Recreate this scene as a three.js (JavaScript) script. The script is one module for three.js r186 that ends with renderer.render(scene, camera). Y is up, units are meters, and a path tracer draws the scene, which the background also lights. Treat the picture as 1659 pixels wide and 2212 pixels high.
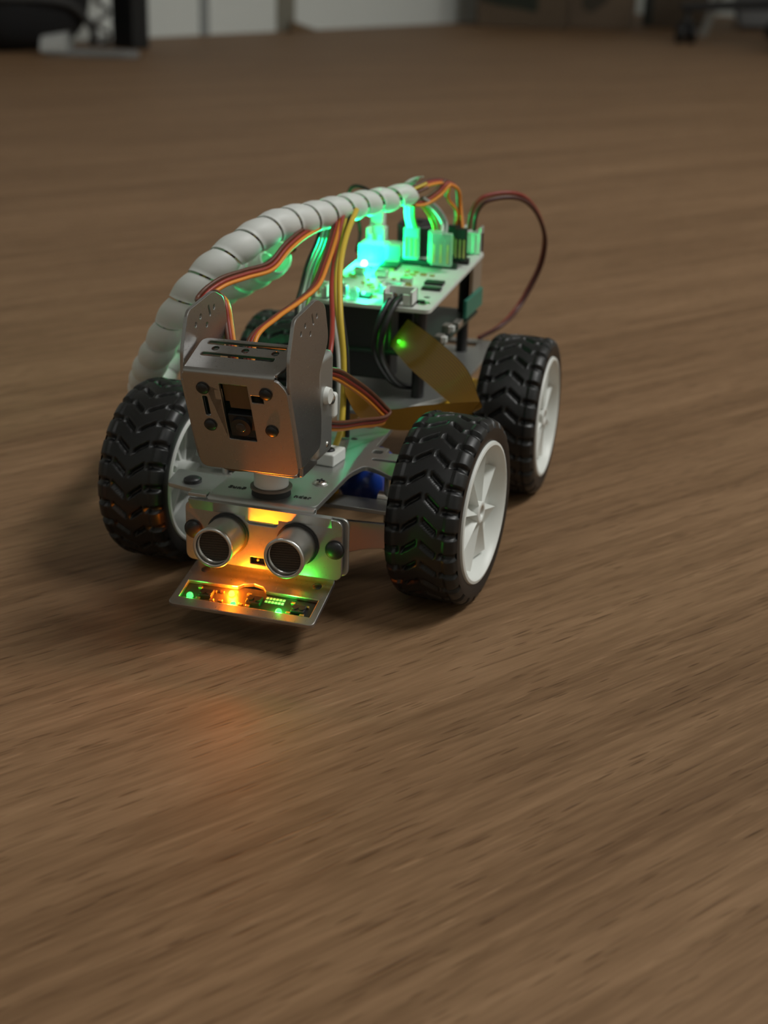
import * as THREE from 'three';
import { RoundedBoxGeometry } from 'three/addons/geometries/RoundedBoxGeometry.js';
import { mergeGeometries, toCreasedNormals } from 'three/addons/utils/BufferGeometryUtils.js';
import { RectAreaLightUniformsLib } from 'three/addons/lights/RectAreaLightUniformsLib.js';
import { FontLoader } from 'three/addons/loaders/FontLoader.js';
import { TextGeometry } from 'three/addons/geometries/TextGeometry.js';

// ------------------------------------------------------------------ camera, light, exposure
const scene = new THREE.Scene();
scene.background = new THREE.Color(0x000000);
const camera = new THREE.PerspectiveCamera(2 * Math.atan(1106 / 3060) * 180 / Math.PI, 1659 / 2212, 0.02, 30);
{
  const yaw = -0.2818, pitch = -0.3789, roll = 0.0321;
  const fw = new THREE.Vector3(Math.sin(yaw) * Math.cos(pitch), Math.sin(pitch), -Math.cos(yaw) * Math.cos(pitch));
  const rt = new THREE.Vector3(Math.cos(yaw), 0, Math.sin(yaw));
  const up = new THREE.Vector3().crossVectors(rt, fw);
  const u2 = up.clone().multiplyScalar(Math.cos(roll)).addScaledVector(rt, -Math.sin(roll));
  camera.position.set(0.1591, 0.2141, 0.4496);
  camera.up.copy(u2);
  camera.lookAt(camera.position.clone().add(fw));
}
camera.focus = 0.44;
camera.userData.fStop = 13;
camera.updateMatrixWorld(true);
const renderer = new THREE.WebGLRenderer({ antialias: true });
renderer.toneMapping = THREE.LinearToneMapping;
renderer.toneMappingExposure = 1.0;
renderer.shadowMap.enabled = true;
renderer.shadowMap.type = THREE.PCFSoftShadowMap;
RectAreaLightUniformsLib.init();

// room axes: u runs along the white wall (away from the camera), v runs from that wall into the room
const D = new THREE.Vector3(0.28, 0, -0.96), N = new THREE.Vector3(0.96, 0, 0.28);
const ROOM = -0.28379;                                    // rotation.y of things that stand square in the room
const uv2xz = (u, v) => [D.x * u + N.x * v, D.z * u + N.z * v];
const WALL_V0 = -2.107, WALL_V1 = 2.7, WALL_U0 = -2.6, WALL_U1 = 5.4, CEIL = 2.6;
// ceiling panels: [u, v, width, length, intensity]
const PANELS = [[0.9, 1.35, 0.6, 1.2, 22.5], [-1.5, 0.6, 0.6, 1.2, 2], [3.4, 2.0, 0.6, 1.2, 8]];  // the last panel is an added lamp that brightens the far wall
const PANEL_COLOR = new THREE.Color(1.0, 1.0, 0.965);

// ------------------------------------------------------------------ small tools
let seed = 12345;
const rnd = () => { seed = (seed * 1664525 + 1013904223) >>> 0; return seed / 4294967296; };
const V = (x, y, z) => new THREE.Vector3(x, y, z);
const taken = {};
function numbered(n) { const k = taken[n] = (taken[n] ?? -1) + 1; return k ? n + '_' + String(k).padStart(3, '0') : n; }
function prep(list) {
  const gs = (Array.isArray(list) ? list : [list]).map(g => {
    g = g.index ? g.toNonIndexed() : g;
    for (const k of Object.keys(g.attributes)) if (!['position', 'normal', 'uv'].includes(k)) g.deleteAttribute(k);
    if (!g.attributes.uv) g.setAttribute('uv', new THREE.BufferAttribute(new Float32Array(g.attributes.position.count * 2), 2));
    if (!g.attributes.normal) g.computeVertexNormals();
    g.morphAttributes = {};
    return g;
  });
  return gs.length > 1 ? mergeGeometries(gs) : gs[0];
}
function addMesh(name, list, mat, parent, unit) {
  let g = prep(list);
  if (unit !== 1) { g = g.clone(); g.scale(unit, unit, unit); }
  const m = new THREE.Mesh(g, mat);
  m.castShadow = m.receiveShadow = true;
  m.name = parent === scene ? numbered(name) : name;
  parent.add(m);
  return m;
}
const mm = (name, list, mat, parent, label) => { const m = addMesh(name, list, mat, parent, 0.001); if (label) m.userData.label = label; return m; };   // geometry in millimetres
const met = (name, list, mat, parent = scene) => addMesh(name, list, mat, parent, 1);       // geometry in metres
function group(name, parent, x = 0, y = 0, z = 0) { const g = new THREE.Group(); g.name = parent === scene ? numbered(name) : name; g.position.set(x, y, z); parent.add(g); return g; }
function tag(o, label, category, grp, kind) { o.userData.label = label; if (category) o.userData.category = category; if (grp) o.userData.group = grp; if (kind) o.userData.kind = kind; return o; }
const box = (w, h, d, x = 0, y = 0, z = 0, r = 0) => { const g = r ? new RoundedBoxGeometry(w, h, d, 2, r) : new THREE.BoxGeometry(w, h, d); g.translate(x, y, z); return g; };
function cyl(r0, r1, h, x, y, z, axis = 'y', seg = 28, open = false) {
  const g = new THREE.CylinderGeometry(r1, r0, h, seg, 1, open);
  if (axis === 'x') g.rotateZ(-Math.PI / 2); if (axis === 'z') g.rotateX(Math.PI / 2);
  g.translate(x, y, z); return g;
}
const dome = (r, x, y, z, axis = 'y', flat = 0.6) => {
  const g = new THREE.SphereGeometry(r, 20, 10, 0, Math.PI * 2, 0, Math.PI / 2); g.scale(1, flat, 1);
  if (axis === 'x') g.rotateZ(-Math.PI / 2); if (axis === 'z') g.rotateX(Math.PI / 2);
  g.translate(x, y, z); return g;
};
function lathe(pts, axis = 'y', seg = 48) {
  const g = new THREE.LatheGeometry(pts.map(p => new THREE.Vector2(p[0], p[1])), seg);
  if (axis === 'x') g.rotateZ(-Math.PI / 2); if (axis === 'z') g.rotateX(Math.PI / 2);
  return g;
}
function poly(pts, r = 0) {                                // closed outline with rounded corners
  const s = new THREE.Shape(), n = pts.length;
  for (let i = 0; i < n; i++) {
    const a = pts[(i + n - 1) % n], b = pts[i], c = pts[(i + 1) % n];
    const rr = b[2] ?? r;
    const la = Math.hypot(a[0] - b[0], a[1] - b[1]), lc = Math.hypot(c[0] - b[0], c[1] - b[1]);
    const k = Math.min(rr, la * 0.49, lc * 0.49);
    const p = [b[0] + (a[0] - b[0]) / la * k, b[1] + (a[1] - b[1]) / la * k], q = [b[0] + (c[0] - b[0]) / lc * k, b[1] + (c[1] - b[1]) / lc * k];
    if (i) s.lineTo(...p); else s.moveTo(...p);
    if (k > 0) s.quadraticCurveTo(b[0], b[1], q[0], q[1]);
  }
  s.closePath();
  return s;
}
const hole = (s, pts, r) => { const h = poly(pts, r); s.holes.push(new THREE.Path(h.getPoints(6))); return s; };
const disc = (s, x, y, r) => { const p = new THREE.Path(); p.absarc(x, y, r, 0, Math.PI * 2, true); s.holes.push(p); return s; };
const rectPts = (x0, y0, x1, y1) => [[x0, y0], [x1, y0], [x1, y1], [x0, y1]];
function extr(s, t, bev = 0.25) { return new THREE.ExtrudeGeometry(s, { depth: t - 2 * bev, bevelEnabled: bev > 0, bevelThickness: bev, bevelSize: bev, bevelOffset: -bev, bevelSegments: 2, curveSegments: 8 }).translate(0, 0, bev); }
const flatPlate = (s, t, y, bev) => extr(s, t, bev).rotateX(Math.PI / 2).translate(0, y, 0);       // outline in x, z; top at y
const sidePlate = (s, t, x, bev) => extr(s, t, bev).rotateY(-Math.PI / 2).translate(x, 0, 0);      // outline in z, y; faces +x at x
const frontPlate = (s, t, z, bev) => extr(s, t, bev).translate(0, 0, z - t);                       // outline in x, y; faces +z at z
const curve = pts => new THREE.CatmullRomCurve3(pts.map(p => V(...p)), false, 'centripetal');
const tube = (pts, r, n = 60, seg = 8) => new THREE.TubeGeometry(Array.isArray(pts) ? curve(pts) : pts, n, r, seg, false);
function frames(c, n, first) {                             // parallel transported frames
  const out = []; let nv = null;
  for (let i = 0; i <= n; i++) {
    const p = c.getPointAt(i / n), t = c.getTangentAt(i / n);
    if (!nv) nv = (first ?? (Math.abs(t.y) < 0.9 ? V(0, 1, 0) : V(1, 0, 0))).clone();
    nv.addScaledVector(t, -nv.dot(t)).normalize();
    out.push({ p, t, n: nv.clone(), b: V().crossVectors(t, nv) });
  }
  return out;
}
function offsetCurve(pts, off, first, n = 40) {            // a neighbour of a path, off millimetres along its normal
  return new THREE.CatmullRomCurve3(frames(curve(pts), n, first).map(f => f.p.clone().addScaledVector(f.n, off)), false, 'centripetal');
}
function sheet(a, b, n = 24, t = 0.25) {                   // thin ribbon between two edge paths
  const A = curve(a), B = curve(b), pos = [], uv = [], nor = [];
  const P = [], Q = [], M = [];
  for (let i = 0; i <= n; i++) { P.push(A.getPoint(i / n)); Q.push(B.getPoint(i / n)); }
  for (let i = 0; i <= n; i++) { const d = P[Math.min(i + 1, n)].clone().sub(P[Math.max(i - 1, 0)]); M.push(V().crossVectors(Q[i].clone().sub(P[i]), d).normalize().multiplyScalar(t / 2)); }
  const put = (p, m, u, v) => { pos.push(p.x, p.y, p.z); nor.push(m.x, m.y, m.z); uv.push(u, v); };
  for (const s of [1, -1]) for (let i = 0; i < n; i++) {
    const q = [[P[i], M[i], 0, i / n], [Q[i], M[i], 1, i / n], [Q[i + 1], M[i + 1], 1, (i + 1) / n], [P[i + 1], M[i + 1], 0, (i + 1) / n]];
    for (const k of s > 0 ? [0, 1, 2, 0, 2, 3] : [0, 2, 1, 0, 3, 2]) { const [p, m, u, v] = q[k]; put(p.clone().addScaledVector(m, s), m.clone().multiplyScalar(s).normalize(), u, v); }
  }
  const g = new THREE.BufferGeometry();
  g.setAttribute('position', new THREE.Float32BufferAttribute(pos, 3)); g.setAttribute('normal', new THREE.Float32BufferAttribute(nor, 3)); g.setAttribute('uv', new THREE.Float32BufferAttribute(uv, 2));
  return g;
}

// ------------------------------------------------------------------ materials
const lin = (r, g, b) => new THREE.Color().setRGB(r, g, b);
const std = (c, roughness, o = {}) => new THREE.MeshStandardMaterial({ color: c, roughness, ...o });
const phys = (c, roughness, o = {}) => new THREE.MeshPhysicalMaterial({ color: c, roughness, ...o });
function dataTex(w, h, fn, srgb) {
  const a = new Uint8Array(w * h * 4);
  for (let y = 0; y < h; y++) for (let x = 0; x < w; x++) { const v = fn(x, y), i = (y * w + x) * 4; a[i] = v[0]; a[i + 1] = v[1]; a[i + 2] = v[2]; a[i + 3] = 255; }
  const t = new THREE.DataTexture(a, w, h, THREE.RGBAFormat);
  t.wrapS = t.wrapT = THREE.RepeatWrapping; t.magFilter = THREE.LinearFilter; t.minFilter = THREE.LinearMipmapLinearFilter; t.generateMipmaps = true;
  if (srgb) t.colorSpace = THREE.SRGBColorSpace;
  t.needsUpdate = true; return t;
}
function vnoise(nx, ny) {                                  // value noise, periodic over nx by ny cells
  const g = new Float32Array(nx * ny); for (let i = 0; i < g.length; i++) g[i] = rnd();
  return (x, y) => {
    const xi = Math.floor(x), yi = Math.floor(y); let fx = x - xi, fy = y - yi; fx = fx * fx * (3 - 2 * fx); fy = fy * fy * (3 - 2 * fy);
    const a = ((xi % nx) + nx) % nx, b = (a + 1) % nx, c = ((yi % ny) + ny) % ny, d = (c + 1) % ny;
    return (g[c * nx + a] * (1 - fx) + g[c * nx + b] * fx) * (1 - fy) + (g[d * nx + a] * (1 - fx) + g[d * nx + b] * fx) * fy;
  };
}
const speck = (() => { const n1 = vnoise(128, 128), n2 = vnoise(32, 32); return dataTex(256, 256, (x, y) => { const v = 240 + 12 * (n1(x / 2, y / 2) - 0.5) + 10 * (n2(x / 8, y / 8) - 0.5); return [v, v, v]; }); })();
speck.repeat.set(0.05, 0.05);
const M = {
  alu: std(lin(0.47, 0.48, 0.465), 0.46, { metalness: 0.92, roughnessMap: speck }),
  aluHead: std(lin(0.41, 0.405, 0.40), 0.3, { metalness: 0.94, roughnessMap: speck }),
  can: std(lin(0.66, 0.65, 0.62), 0.3, { metalness: 0.95 }),
  steel: std(lin(0.7, 0.69, 0.66), 0.25, { metalness: 1 }),
  gold: std(lin(0.7, 0.48, 0.2), 0.3, { metalness: 1 }),
  rubber: std(lin(0.0075, 0.008, 0.0085), 0.42),
  white: std(lin(0.72, 0.74, 0.71), 0.42),
  whiteDull: std(lin(0.62, 0.64, 0.61), 0.6),
  wrap: phys(lin(0.85, 0.87, 0.85), 0.5, { transmission: 0.36, thickness: 0 }),
  clear: phys(lin(0.6, 0.68, 0.64), 0.35, { transmission: 0.6, thickness: 0 }),
  black: std(lin(0.012, 0.012, 0.013), 0.42),
  blackDull: std(lin(0.016, 0.016, 0.016), 0.75),
  mesh: std(lin(0.022, 0.018, 0.014), 0.6, { metalness: 0.3 }),
  wireMesh: std(lin(0.34, 0.29, 0.22), 0.35, { metalness: 0.9 }),
  pcbWhite: std(lin(0.62, 0.65, 0.61), 0.38),
  pcbDark: std(lin(0.012, 0.03, 0.02), 0.4),
  pcbBlack: std(lin(0.014, 0.013, 0.012), 0.35),
  blue: phys(lin(0.01, 0.045, 0.3), 0.28, { clearcoat: 0.5 }),
  yellowGear: std(lin(0.75, 0.45, 0.03), 0.5),
  flex: phys(lin(0.34, 0.17, 0.022), 0.32, { clearcoat: 0.3 }),
  flexBrown: std(lin(0.14, 0.075, 0.03), 0.4),
  wBrown: std(lin(0.11, 0.035, 0.016), 0.45), wRed: std(lin(0.3, 0.035, 0.02), 0.42), wOrange: std(lin(0.75, 0.26, 0.025), 0.42),
  wYellow: std(lin(0.62, 0.45, 0.04), 0.45), wWhite: std(lin(0.66, 0.67, 0.64), 0.45), wBlack: std(lin(0.012, 0.012, 0.012), 0.4), wGreen: std(lin(0.16, 0.42, 0.06), 0.45), wGrey: std(lin(0.3, 0.31, 0.3), 0.45), wMaroon: std(lin(0.06, 0.014, 0.01), 0.42), wDarkRed: std(lin(0.24, 0.03, 0.018), 0.42),
};
const led = (r, g, b, k) => new THREE.MeshStandardMaterial({ color: 0x222222, emissive: lin(r, g, b), emissiveIntensity: k, roughness: 0.4 });
function ledLight(color, intensity, x, y, z, parent, r = 0.08) {
  const l = new THREE.PointLight(color, intensity, 0, 2); l.position.set(x / 1000, y / 1000, z / 1000);
  l.castShadow = true; l.shadow.radius = r; l.shadow.camera.near = 0.001; l.shadow.mapSize.set(512, 512); l.name = 'led_glow';
  parent.add(l); return l;
}

// ------------------------------------------------------------------ the room
const GA = Math.atan2(0.82, 0.57);                         // grain direction (0.57, -0.82) in x, z
const G1 = V(Math.cos(GA), 0, -Math.sin(GA)), G2 = V(Math.sin(GA), 0, Math.cos(GA));
const TILE_ALONG = 1.2, TILE_ACROSS = 0.38;
{
  const S = 2048, W = new Float32Array(S * S).fill(1), B = new Float32Array(S * S);
  const n1 = vnoise(8, 72), n2 = vnoise(40, 220), n3 = vnoise(120, 640), n4 = vnoise(4, 16), n5 = vnoise(220, 700);
  for (let y = 0; y < S; y++) for (let x = 0; x < S; x++) {
    const u = x / S, v = y / S;
    W[y * S + x] = 0.97 + 0.30 * (n4(u * 4, v * 16) - 0.5) + 0.24 * (n1(u * 8, v * 72) - 0.5) + 0.28 * (n2(u * 40, v * 220) - 0.5) + 0.2 * (n3(u * 120, v * 640) - 0.5) + 0.1 * (n5(u * 220, v * 700) - 0.5);
  }
  const stroke = (cx, cy, len, wid, amt, bump) => {
    const sl = (rnd() - 0.5) * 0.22, L = Math.ceil(len);
    for (let i = 0; i <= L; i++) {
      const t = i / L * 2 - 1, w = wid * Math.sqrt(Math.max(0, 1 - t * t)) + 0.3, yc = cy + (i - L / 2) * sl;
      for (let j = Math.floor(yc - w - 1); j <= yc + w + 1; j++) {
        const k = Math.max(0, 1 - Math.abs(j - yc) / (w + 0.7)) * (1 - 0.5 * t * t); if (k <= 0) continue;
        const q = ((j % S + S) % S) * S + ((Math.floor(cx + i) % S + S) % S);
        W[q] *= 1 + amt * k; B[q] += bump * k;
      }
    }
  };
  for (let i = 0; i < 6500; i++) stroke(rnd() * S, rnd() * S, 7 + 17 * rnd() * rnd() + 5 * rnd(), 0.9 + 1.5 * rnd(), -(0.24 + 0.44 * rnd() * rnd()), -1);
  for (let i = 0; i < 420; i++) stroke(rnd() * S, rnd() * S, 20 + 34 * rnd(), 1.1 + 1.6 * rnd(), -(0.2 + 0.25 * rnd()), -1);
  for (let i = 0; i < 4200; i++) stroke(rnd() * S, rnd() * S, 6 + 20 * rnd(), 0.8 + 1.6 * rnd(), 0.08 + 0.2 * rnd(), 0.5);
  const enc = v => Math.max(0, Math.min(255, 255 * (v <= 0.0031308 ? 12.92 * v : 1.055 * Math.pow(v, 1 / 2.4) - 0.055)));
  const base = [0.225, 0.131, 0.067];
  const wood = dataTex(S, S, (x, y) => { const w = W[y * S + x]; return [enc(base[0] * w), enc(base[1] * Math.pow(w, 1.12)), enc(base[2] * Math.pow(w, 1.3))]; }, true);
  const bump = dataTex(S, S, (x, y) => { const v = 170 + 60 * Math.max(-1.6, Math.min(0.6, B[y * S + x])); return [v, v, v]; });
  const cols = 24, rows = 40, pos = [], uv = [], idx = [];
  for (let j = 0; j <= rows; j++) for (let i = 0; i <= cols; i++) {
    const v = WALL_V0 + (WALL_V1 - WALL_V0) * i / cols, u = WALL_U0 + (WALL_U1 - WALL_U0) * j / rows;
    const [x, z] = uv2xz(u, v), a = x * G1.x + z * G1.z, b = x * G2.x + z * G2.z;
    pos.push(x, 0, z); uv.push(a / TILE_ALONG, b / TILE_ACROSS);
  }
  for (let j = 0; j < rows; j++) for (let i = 0; i < cols; i++) { const a = j * (cols + 1) + i, b = a + 1, c = a + cols + 1, d = c + 1; idx.push(a, b, c, b, d, c); }
  const g = new THREE.BufferGeometry();
  g.setAttribute('position', new THREE.Float32BufferAttribute(pos, 3)); g.setAttribute('uv', new THREE.Float32BufferAttribute(uv, 2));
  g.setIndex(idx); g.computeVertexNormals();
  if (g.attributes.normal.getY(0) < 0) { g.setIndex(idx.map((_, i) => idx[i - i % 3 + [0, 2, 1][i % 3]])); g.computeVertexNormals(); }
  const slab = new THREE.BoxGeometry(WALL_V1 - WALL_V0, 0.1, WALL_U1 - WALL_U0);
  { const [x, z] = uv2xz((WALL_U0 + WALL_U1) / 2, (WALL_V0 + WALL_V1) / 2); slab.rotateY(ROOM); slab.translate(x, -0.0505, z); }
  const floorMat = phys(lin(1, 1, 1), 0.6, { map: wood, bumpMap: bump, bumpScale: 0.0003, specularIntensity: 0.6 });
  const fm = new THREE.Mesh(mergeGeometries([g.toNonIndexed(), slab.toNonIndexed()]), floorMat);
  fm.name = 'floor'; fm.receiveShadow = fm.castShadow = true; scene.add(fm);
  tag(fm, 'brown wood grain floor boards of the room', 'floor', null, 'structure');
}
const wallMat = std(lin(0.74, 0.775, 0.75), 0.85), farMat = wallMat, ceilMat = std(lin(0.6, 0.6, 0.58), 0.9), trimMat = std(lin(0.22, 0.21, 0.17), 0.6), edgeMat = std(lin(0.30, 0.32, 0.32), 0.6);
function roomBox(name, u0, u1, v0, v1, y0, y1, mat, label, cat) {
  const m = met(name, new THREE.BoxGeometry(v1 - v0, y1 - y0, u1 - u0), mat);
  const [x, z] = uv2xz((u0 + u1) / 2, (v0 + v1) / 2); m.position.set(x, (y0 + y1) / 2, z); m.rotation.y = ROOM;
  return tag(m, label, cat, null, 'structure');
}
const T = 0.12;
roomBox('wall_left', WALL_U0, WALL_U1, WALL_V0 - T, WALL_V0, -0.1, CEIL, wallMat, 'plain white painted wall behind the cardboard boxes', 'wall');
roomBox('wall_right', WALL_U0, WALL_U1, WALL_V1, WALL_V1 + T, -0.1, CEIL, farMat, 'plain white wall opposite the cardboard boxes', 'wall');
roomBox('wall_back', WALL_U1, WALL_U1 + T, WALL_V0 - T, WALL_V1 + T, -0.1, CEIL, farMat, 'plain white wall at the far end of the room', 'wall');
roomBox('wall_front', WALL_U0 - T, WALL_U0, WALL_V0 - T, WALL_V1 + T, -0.1, CEIL, farMat, 'plain white wall at the near end of the room', 'wall');
roomBox('ceiling', WALL_U0 - T, WALL_U1 + T, WALL_V0 - T, WALL_V1 + T, CEIL, CEIL + T, ceilMat, 'plain pale ceiling of the room', 'ceiling');
// upright strips on the white wall
{
  const uOf = (x, z) => D.x * x + D.z * z;
  const a = uOf(-1.214, -3.233), b = uOf(-1.196, -3.308), c = uOf(-1.331, -2.975);
  roomBox('trim_1', a, b, WALL_V0, WALL_V0 + 0.005, 0, 2.2, trimMat, 'brownish grey upright joint strip on the white wall', 'trim');
  const s = met('trim_2', frontPlate(poly([[0, 0], [0.11, 0], [0, 0.028]], 0.003), 0.012, 0, 0.002), std(lin(0.17, 0.11, 0.06), 0.6));
  const [x, z] = uv2xz(a + 0.03, WALL_V0 + 0.034); s.position.set(x, 0, z); s.rotation.y = ROOM + Math.PI / 2; tag(s, 'small brown wooden wedge at the foot of the joint strip', 'trim', null, 'structure');
  roomBox('trim_3', c - 0.03, c, WALL_V0, WALL_V0 + 0.006, 0, 2.2, edgeMat, 'thin dark grey upright edge strip beside the white bin', 'trim');
}
// ceiling panels
for (const [u, v, w, l, k] of PANELS) {
  const [x, z] = uv2xz(u, v);
  const p = group('ceiling_light', scene, x, CEIL, z); p.rotation.y = ROOM;
  met('frame', [box(w + 0.04, 0.03, 0.02, 0, -0.015, l / 2 + 0.01), box(w + 0.04, 0.03, 0.02, 0, -0.015, -l / 2 - 0.01), box(0.02, 0.03, l, w / 2 + 0.01, -0.015, 0), box(0.02, 0.03, l, -w / 2 - 0.01, -0.015, 0)], M.whiteDull, p);
  met('diffuser', box(w, 0.01, l, 0, -0.008, 0), new THREE.MeshStandardMaterial({ color: 0xdddddd, emissive: PANEL_COLOR, emissiveIntensity: 1.0 }), p);
  const L = new THREE.RectAreaLight(PANEL_COLOR, k, w, l); L.name = 'panel_glow'; L.position.set(0, -0.02, 0); L.rotation.x = -Math.PI / 2; p.add(L);
  tag(p, u > 2 ? 'added square-edged ceiling panel lamp brightening the far half of the room' : u > 0 ? 'flat square-edged ceiling panel lamp above the right of the car' : 'flat square-edged ceiling panel lamp at the near end of the room', 'lamp');
}

// ------------------------------------------------------------------ things along the far side of the room
// desk with a black leg
{
  const d = group('desk', scene, -1.27, 0, -2.42);
  const dm = std(lin(0.008, 0.009, 0.010), 0.5), tm = std(lin(0.16, 0.15, 0.13), 0.5);
  d.rotation.y = ROOM;
  met('leg', box(0.062, 0.72, 0.05, 0.008, 0.36, 0, 0.004), dm, d);
  met('leg', box(0.062, 0.72, 0.05, 0.008, 0.36, 1.15, 0.004), dm, d);
  met('cross_rail', box(0.04, 0.05, 1.1, 0.008, 0.69, 0.575, 0.004), dm, d);
  met('leg', box(0.05, 0.72, 0.05, -0.7, 0.36, 0, 0.004), dm, d);
  met('leg', box(0.05, 0.72, 0.05, -0.7, 0.36, 1.15, 0.004), dm, d);
  met('tabletop', box(0.78, 0.028, 1.3, -0.34, 0.734, 0.575, 0.006), tm, d);
  tag(d, 'desk with square black metal legs beside the white bin', 'desk');
}
// black bag with grey piping
{
  const b = group('black_bag', scene, -1.410, 0, -2.254);
  b.rotation.y = ROOM + Math.PI / 2;
  const cloth = std(lin(0.006, 0.006, 0.007), 0.9), pipe = std(lin(0.045, 0.045, 0.045), 0.8);
  const body = new THREE.SphereGeometry(0.2, 40, 24), p = body.attributes.position;
  for (let i = 0; i < p.count; i++) {
    let x = p.getX(i) / 0.2, y = p.getY(i) / 0.2, z = p.getZ(i) / 0.2;
    const sq = (t, e) => Math.sign(t) * Math.pow(Math.abs(t), e);
    p.setXYZ(i, sq(x, 0.62) * 0.165 - 0.03, 0.16 + sq(y, 0.6) * 0.16, sq(z, 0.7) * 0.096);
  }
  body.computeVertexNormals();
  met('body', body, cloth, b);
  met('piping', tube([[-0.16, 0.105, 0.086], [-0.06, 0.102, 0.1], [0.02, 0.09, 0.1], [0.07, 0.062, 0.092], [0.11, 0.032, 0.075], [0.125, 0.01, 0.055]], 0.008), pipe, b);
  met('handle', tube([[-0.1, 0.3, 0], [-0.09, 0.36, 0], [-0.03, 0.385, 0], [0.03, 0.36, 0], [0.04, 0.3, 0]], 0.009), pipe, b);
  tag(b, 'black fabric bag with a curved grey piping under the desk', 'bag');
}
// white slipper
{
  const s = group('white_slipper', scene, -1.225, 0, -2.150);
  s.rotation.y = 0.284; s.scale.setScalar(0.8);
  const sm = std(lin(0.42, 0.43, 0.42), 0.7);
  const sole = poly([[-0.1, -0.026], [-0.05, -0.032], [0.03, -0.024], [0.1, -0.03], [0.128, -0.012], [0.128, 0.016], [0.1, 0.032], [0.02, 0.028], [-0.06, 0.034], [-0.1, 0.026]], 0.02);
  met('sole', flatPlate(sole, 0.017, 0.017, 0.004), std(lin(0.2, 0.2, 0.195), 0.8), s);
  const st = [];
  for (let i = 0; i <= 10; i++) { const a = Math.PI * i / 10; st.push([Math.cos(a) * 0.036, 0.012 + Math.sin(a) * 0.04]); }
  met('strap', sheet(st.map(q => [-0.105, q[1] * 0.82, q[0] * 0.9]), st.map(q => [-0.04, q[1] * 1.05, q[0]]), 20, 0.006), sm, s);
  tag(s, 'white slip-on slipper on the floor before the black desk leg', 'slipper');
}
// white cable hanging in a coil by the desk leg
{
  const c = group('white_cable', scene, -1.345, 0, -2.44);
  const pts = [];
  for (let i = 0; i <= 60; i++) { const t = i / 60; pts.push([0.014 * Math.sin(t * 34) + 0.006, 0.006 + t * 0.26, 0.016 * Math.cos(t * 34)]); }
  met('cord', tube(pts, 0.005, 240, 8), std(lin(0.34, 0.34, 0.33), 0.6), c);
  met('plug', box(0.028, 0.02, 0.028, 0.006, 0.01, 0, 0.004), std(lin(0.34, 0.34, 0.33), 0.6), c);
  tag(c, 'coiled pale cable standing beside the black desk leg', 'cable');
}
// white bin
{
  const b = group('waste_bin', scene, -1.43, 0, -2.93);
  const bm = std(lin(0.55, 0.57, 0.58), 0.5);
  met('body', lathe([[0, 0.004], [0.052, 0.004], [0.058, 0.008], [0.088, 0.27], [0.094, 0.272], [0.094, 0.279], [0.086, 0.279], [0.054, 0.014], [0, 0.012]]), bm, b);
  met('base_ring', lathe([[0.048, 0], [0.06, 0], [0.061, 0.006], [0.056, 0.01], [0.048, 0.004]]), std(lin(0.06, 0.06, 0.06), 0.6), b);
  tag(b, 'small white tapered waste bin against the white wall', 'bin');
}
// grey roll lying beside the bin
{
  const r = group('tape_roll', scene, -1.415, 0, -2.70);
  r.rotation.y = -0.35;
  met('tape', lathe([[0.02, -0.02], [0.05, -0.02], [0.051, 0], [0.05, 0.02], [0.02, 0.02], [0.02, -0.02]], 'z').translate(0, 0.051, 0), std(lin(0.2, 0.2, 0.2), 0.6), r);
  met('core', lathe([[0.012, -0.021], [0.02, -0.021], [0.02, 0.021], [0.012, 0.021], [0.012, -0.021]], 'z').translate(0, 0.051, 0), std(lin(0.36, 0.36, 0.35), 0.7), r);
  tag(r, 'grey roll of tape standing on edge behind the black desk leg', 'tape');
}
// cardboard boxes
const card = [std(lin(0.115, 0.082, 0.052), 0.85), std(lin(0.15, 0.108, 0.072), 0.85), std(lin(0.10, 0.074, 0.05), 0.85)];
function carton(x, z, w, h, d, turn, mat, label, extra) {
  const b = group('cardboard_box', scene, x, 0, z); b.rotation.y = turn;
  met('body', box(w, h, d, 0, h / 2, 0, 0.004), mat, b);
  met('flap', box(w, 0.004, d / 2 - 0.002, 0, h + 0.003, d / 4), mat, b);
  met('flap', box(w, 0.004, d / 2 - 0.002, 0, h + 0.003, -d / 4), mat, b);
  met('packing_tape', box(w + 0.002, 0.001, 0.05, 0, h + 0.006, 0), std(lin(0.2, 0.15, 0.09), 0.3), b);
  if (extra) extra(b);
  return tag(b, label, 'box');
}
carton(-0.755, -4.065, 0.27, 0.42, 0.12, 0.06, card[0], 'brown cardboard box with shadow painted dark green on its front by the white wall', b => {
  const pm = std(lin(0.022, 0.028, 0.018), 0.85);  // shadow on the carton front, put in as dark green colour
  met('shadow_patch', frontPlate(poly([[-0.13, 0.075], [-0.06, 0.06], [0.0, 0.055], [0.05, 0.045], [0.055, 0.2], [-0.13, 0.2]], 0.01), 0.001, 0.0608, 0.0002), pm, b);
});
carton(-0.55, -4.275, 0.20, 0.36, 0.22, 0.05, card[1], 'lighter brown cardboard box between two darker boxes', b => {
  met('shadow_patch', frontPlate(poly([[-0.05, 0.06], [-0.02, 0.045], [0.03, 0.08], [0.03, 0.2], [-0.05, 0.2]], 0.01), 0.001, 0.1108, 0.0002), std(lin(0.06, 0.05, 0.035), 0.85), b);  // shadow pattern continued on this carton as a darker painted patch
});
carton(-0.345, -4.56, 0.20, 0.30, 0.24, 0.05, card[2], 'dark brown cardboard box behind the office chair caster', b => {
  met('edge_strip', box(0.03, 0.29, 0.002, -0.084, 0.15, 0.121), std(lin(0.02, 0.024, 0.02), 0.8), b);
});
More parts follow.
